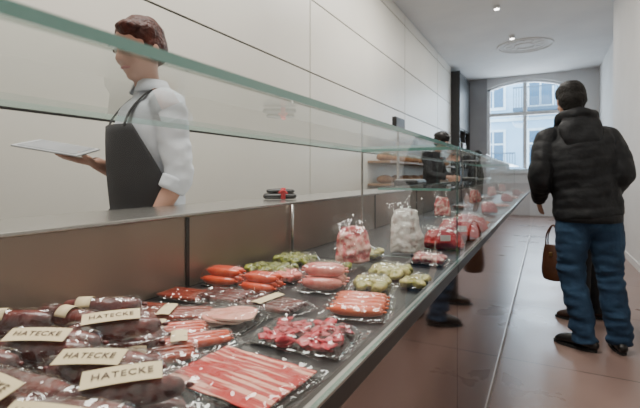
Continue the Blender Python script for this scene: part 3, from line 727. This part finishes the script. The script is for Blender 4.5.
# --- man in puffer jacket
def puffer(root,J):
    b=B(); pit=.064
    p0=J['pelvis']-V((0,0,.075)); n=J['neck']
    b.tube([p0,J['waist'],J['chest'],J['chest'].lerp(n,.5),n+V((0,0,-.035)),n+V((0,0,.05))],[.203,.203,.220,.212,.135,.082],[.158,.158,.168,.148,.112,.082],side=(1,0,0),seg=36,cap=.15,sub=24,wob=(pit,.0045))
    for sd in 'LR':
        S_,E,W=J[sd+'S'],J[sd+'E'],J[sd+'W']
        b.tube([n.lerp(S_,.55)-V((0,0,.045)),S_-V((0,0,.045)),S_.lerp(E,.5),E,E.lerp(W,.5),W-(W-E).normalized()*.02],[.060,.078,.080,.074,.067,.056],seg=24,cap=.3,sub=20,wob=(pit,.004))
    for v in b.v:
        v += V((noise.noise(v*9),noise.noise(v*9+V((5,0,0))),noise.noise(v*7+V((0,5,0)))))*.013+V((noise.noise(v*24),noise.noise(v*24+V((5,0,0))),0))*.005
    obj('puffer_jacket',b,M['jacket'],root,voxel=.0065,sm=2)
    b=B(); c=n+V((.0,.050,.005))
    b.tube([c+V((-.11,-.06,-.01)),c+V((-.10,.0,.036)),c+V((-.064,.044,.052)),c+V((0,.060,.056)),c+V((.064,.044,.052)),c+V((.10,.0,.036)),c+V((.11,-.06,-.01))],[.018,.030,.034,.036,.034,.030,.018],seg=14,sub=6)
    b.tube([c+V((0,.035,.04)),c+V((0,.068,-.03)),c+V((0,.084,-.11)),c+V((0,.078,-.18))],[.095,.134,.118,.050],[.034,.040,.034,.020],side=(1,0,0),seg=26)
    for v in b.v:
        v += V((noise.noise(v*13),noise.noise(v*13+V((5,0,0))),noise.noise(v*13+V((0,5,0)))))*.015
    obj('hood',b,M['jacket'],root,voxel=.007,sm=2)
    b=B(); zz=p0.z-.02
    b.tube([(p0.x,p0.y,zz-.012),(p0.x,p0.y,zz+.035)],[.196,.20],[.155,.158],side=(1,0,0),seg=32,cap=.1,sub=2)
    obj('hem_band',b,M['jacket'],root)
    for sd in 'LR':
        E,W=J[sd+'E'],J[sd+'W']; d=(W-E).normalized()
        obj('cuff',B().tube([W-d*.03,W+d*.012],[.046,.043],seg=16,cap=.2),M['jacket'],root)
Jm=dict(pelvis=(.06,0,.955),waist=(.08,0,1.08),chest=(.11,0,1.28),neck=(.135,0,1.485),head=(.160,-.03,1.648),
  LS=(.300,0,1.43),LE=(.355,.05,1.16),LW=(.325,-.14,.98),RS=(-.055,0,1.43),RE=(-.115,.05,1.16),RW=(-.085,-.14,.97),
  LH=(.145,0,.93),LK=(.150,-.03,.50),LA=(.085,.02,.09),RH=(-.03,0,.93),RK=(-.075,-.03,.50),RA=(-.125,.0,.09))
man=person((.31,3.34,0),math.radians(192),'person in black quilted hooded jacket and blue jeans, back turned',Jm,skin='skin2',hair='hair_dark',hairf=hair_short,top=puffer,bottom='jeans',hrot=(.15,0,.10),toes={'L':(.8,-.6),'R':(-.1,-1)},legw=1.10,wrinkle=.013)
def coat_top(m,L=1.08,hem=.62):
    def f(root,J):
        b=B(); p=J['pelvis']
        b.tube([V((p.x,p.y,hem)),p,J['waist'],J['chest'],J['chest'].lerp(J['neck'],.6),J['neck']],[.22,.19,.165,.185,.172,.085],[.17,.145,.13,.145,.115,.078],side=(1,0,0),seg=28,cap=.1,sub=6)
        for sd in 'LR':
            S_,E,W=J[sd+'S'],J[sd+'E'],J[sd+'W']
            b.tube([S_,S_.lerp(E,.5),E,W],[.075,.068,.06,.048],seg=16,cap=.3,sub=10,wob=(.06,.004))
        obj('coat',b,m,root,voxel=.008,sm=2)
    return f
c2=person((.32,3.98,0),math.radians(-105),'person in dark brown coat bending forward with a leather bag',dict(head=(0,-.17,1.55),neck=(0,-.08,1.40),chest=(0,-.04,1.25),LS=(.17,-.05,1.36),RS=(-.17,-.05,1.36),LE=(.22,.0,1.11),LW=(.22,-.04,.89),RW=(-.2,-.2,1.02),LA=(.08,-.06,.09),LK=(.09,-.05,.5),LD=(.0,-.05,-1),LN=(-1,0,0)),hair='hair_dark',hairf=hair_tied,hrot=(.35,0,0),top=coat_top(M['coat'],hem=.80),bottom='trouser',shoem='bshoe',female=True,curl=(1.0,.4),scale=.93,vox=.008)
c3=person((-1.45,6.2,0),math.radians(75),'shop assistant in dark clothes and cap bending forward',dict(head=(0,-.17,1.63),neck=(0,-.08,1.46),chest=(0,-.03,1.28),LE=(.22,-.10,1.17),LW=(.12,-.30,1.12),RE=(-.22,-.10,1.17),RW=(-.12,-.30,1.12)),hair='hair_dark',hairf=hair_short,top=shirt_top(M['tee'],.9,col=False),hrot=(.45,0,0),vox=.009,scale=1.0)
b=B(); b.ell((0,-.15,1.715),(.092,.105,.055),18,10); b.ell((0,-.25,1.70),(.07,.06,.008),14,6,rot=(.35,0,0)); obj('cap',b,M['black'],c3,voxel=.007,sm=1)
c4p=person((-1.40,10.7,0),math.radians(150),'person in long dark coat beyond the end of the counter',dict(),hair='hair_dark',hairf=hair_short,top=coat_top(M['tee'],hem=.6),vox=.011,scale=.97)

# --- bag
r=empty('handbag',(.06,3.985,.0),(0,0,math.radians(-25)),label='tan brown leather tote bag hanging from a hand',category='bag')
b=B(); b.tube([(0,0,.30),(0,0,.36),(0,0,.48),(0,0,.575)],[.078,.092,.085,.07],[.05,.055,.04,.018],side=(1,0,0),seg=26,cap=.35,sub=5)
obj('bag_body',b,M['bag'],r,voxel=.006,sm=1)
for sy in (-1,1): obj('bag_handle',B().tube([(-.05,sy*.02,.56),(-.045,sy*.018,.66),(0,sy*.008,.74),(.045,sy*.018,.66),(.05,sy*.02,.56)],.006,seg=8,sub=6),M['bag'],r)
obj('clasp',B().box((-.012,-.055,.49),(.012,-.035,.52)),M['brass'],r,smooth=False,bevel=.003)

# ------------------------------------------------------------------ things on the ledge / behind
r=empty('glasses_case',(-1.0,1.53,ZT),(0,0,math.radians(30)),label='small black case tied with red band on the metal ledge',category='case')
b=B(); b.tube([(-.06,0,.014),(0,0,.015),(.06,0,.014)],[.022,.026,.022],[.012,.014,.012],side=(0,1,0),seg=16); obj('case_bottom',b,M['black'],r)
b=B(); b.tube([(-.05,0,.036),(0,0,.037),(.055,0,.035)],[.016,.020,.016],[.008,.010,.008],side=(0,1,0),seg=16); obj('case_lid',b,M['black'],r)
obj('red_band',B().box((.005,-.028,.001),(.025,.028,.049)),M['red'],r,smooth=False,bevel=.004)
obj('red_knot',B().tube([(.0,-.03,.03),(.015,-.034,.04),(.03,-.03,.028)],.005,seg=8),M['red'],r)
for i,(x,y) in enumerate([(-1.02,3.6),(-1.02,6.9)]):
    r=empty('shop_scale',(x,y,ZT),(0,0,math.radians(90)),label='black counter scale with raised display on a pole',category='scale',group='counter scales')
    obj('scale_base',B().box((-.15,-.10,.0),(.15,.10,.06)),M['black'],r,smooth=False,bevel=.01)
    obj('weighing_plate',B().box((-.14,-.09,.061),(.14,.09,.068)),M['steel'],r,smooth=False,bevel=.003)
    obj('pole',B().tube([(0,.11,.0),(0,.11,.52)],.011,cap=0,sub=1),M['steel'],r)
    obj('scale_display',B().box((-.13,.085,.50),(.13,.125,.60)),M['black'],r,smooth=False,bevel=.01)
for z in (1.0,1.32):
    o=obj('wall_shelf',B().box((XL+.002,5.6,z),(XL+.33,10.4,z+.03)),M['wood'],smooth=False,bevel=.003)
    o['label']='long oak shelf board on the panelled wall'; o['category']='shelf'; o['group']='oak wall shelves'
first=None
for z in (1.031,1.351):
    for i in range(9):
        y=5.85+i*.5
        if first is None:
            b=B(); b.tube([(-.10,0,.055),(0,0,.06),(.10,0,.055)],[.06,.075,.06],[.05,.06,.05],side=(0,1,0),seg=16,sub=6,wob=(.05,.004))
            for v in b.v: v.z=max(v.z,.002)
            first=obj('bread_loaf',b,M['bread'],None,(XL+.17,y,z),(0,0,1.2))
            first['label']='round brown crusty bread loaf on oak shelf'; first['category']='bread'; first['group']='bread loaves on wall shelves'
        else:
            o=first.copy(); COL.objects.link(o); o.location=(XL+.17,y,z); o.rotation_euler=(0,0,random.uniform(.9,2.0))
r=empty('tall_shelf_unit',(-1.98,12.5,0),label='tall dark wall cupboard with open bottle shelves below closed doors',category='shelf unit')
obj('back_board',B().box((-.38,-.85,0),(-.35,.85,3.9)),M['dcab'],r,smooth=False)
for y in (-.85,0,.82): obj('upright',B().box((-.35,y,0),(.0,y+.03,3.9)),M['dcab'],r,smooth=False)
for y0,y1 in ((-.82,-.001),(.031,.819)):
    obj('cupboard_door',B().box((-.02,y0+.002,2.40),(-.002,y1-.002,3.88)),M['dcab'],r,smooth=False)
    obj('cupboard_door',B().box((-.02,y0+.002,.02),(-.002,y1-.002,1.28)),M['dcab'],r,smooth=False)
    for z in (1.3,1.83,2.36): obj('shelf_board',B().box((-.35,y0,z),(-.021,y1,z+.03)),M['dcab'],r,smooth=False)
bm=None
for z in (1.331,1.861):
    for i in range(8):
        y=12.5-.72+i*.2
        if abs(y-12.515)<.07: continue
        if bm is None:
            b=B(); b.tube([(0,0,.001),(0,0,.18),(0,0,.22),(0,0,.25),(0,0,.31)],[.038,.038,.03,.014,.014],seg=14,cap=0,sub=2); bo=obj('body',b,M['bottle']); bm=bo.data
            b=B(); b.tube([(0,0,.05),(0,0,.14)],.0388,seg=14,cap=0,sub=1); lo=obj('bottle_label',b,M['wpaper']); lm=lo.data
            bpy.data.objects.remove(bo); bpy.data.objects.remove(lo)
        k=obj('bottle',bm,M['bottle'],None,(-2.10,y,z+.001)); k['label']='dark glass bottle with white label on shelf unit'; k['category']='bottle'; k['group']='bottles on the dark shelf unit'
        obj('bottle_label',lm,M['wpaper'],k)
r=empty('espresso_machine',(-1.0,8.2,ZT),(0,0,math.radians(90)),label='dark espresso machine standing on the service ledge',category='coffee machine')
obj('machine_body',B().box((-.30,-.10,.05),(.30,.12,.42)),M['dcab'],r,smooth=False,bevel=.02)
obj('cup_rail',B().tube([(-.27,-.09,.46),(.27,-.09,.46)],.008),M['steel'],r)
obj('drip_tray',B().box((-.28,-.13,.0),(.28,.12,.05)),M['steel'],r,smooth=False,bevel=.005)
for x in (-.15,.15): obj('group_head',B().tube([(x,-.11,.30),(x,-.11,.24)],.03,cap=.2),M['steel'],r)

# ------------------------------------------------------------------ lights, world, camera
def area(x,y,z,sx,sy,e,col=(1,.96,.89),rot=(0,0,0)):
    l=bpy.data.lights.new('added_fill_area','AREA'); l.shape='RECTANGLE'; l.size=sx; l.size_y=sy; l.energy=e; l.color=col
    o=bpy.data.objects.new('added_fill_area',l); COL.objects.link(o); o.location=(x,y,z); o.rotation_euler=rot; return o
area(-1.2,1.0,3.93,.7,2.4,128); area(-1.1,5.0,3.93,.8,2.2,96); area(-.6,9.0,3.95,1.6,2.5,46)  # added fill lamps out of view under the ceiling, no real fixtures
area(-.5,YF+.5,2.6,1.9,2.4,130,(.82,.91,1.0),(math.radians(-90),0,0))  # added fill lamp outside the window, boosts the daylight coming in
for y,e in ((.35,20),(.85,15),(1.6,15),(3.0,16)):  # spots without fixtures, added above the case to brighten the food
    l=bpy.data.lights.new('added_food_spot','SPOT'); l.energy=e*5.0; l.spot_size=math.radians(36); l.spot_blend=.8; l.shadow_soft_size=.05; l.color=(1,.94,.86)
    o=bpy.data.objects.new('added_food_spot',l); COL.objects.link(o); o.location=(-.50,y,3.6)
wd=bpy.data.worlds.new('World'); bpy.context.scene.world=wd; wd.use_nodes=True
bg=wd.node_tree.nodes['Background']; bg.inputs[0].default_value=(.66,.84,1,1); bg.inputs[1].default_value=6.5
cam=bpy.data.cameras.new('camera'); co=bpy.data.objects.new('camera',cam); COL.objects.link(co)
co.location=(0,0,1.15); co.rotation_euler=(math.radians(90),0,math.radians(27.8)); cam.sensor_width=36; cam.lens=24.0; cam.shift_y=-29/640
cam.clip_start=.02; cam.clip_end=100
cam.dof.use_dof=True; cam.dof.focus_distance=1.1; cam.dof.aperture_fstop=7.0
bpy.context.scene.camera=co
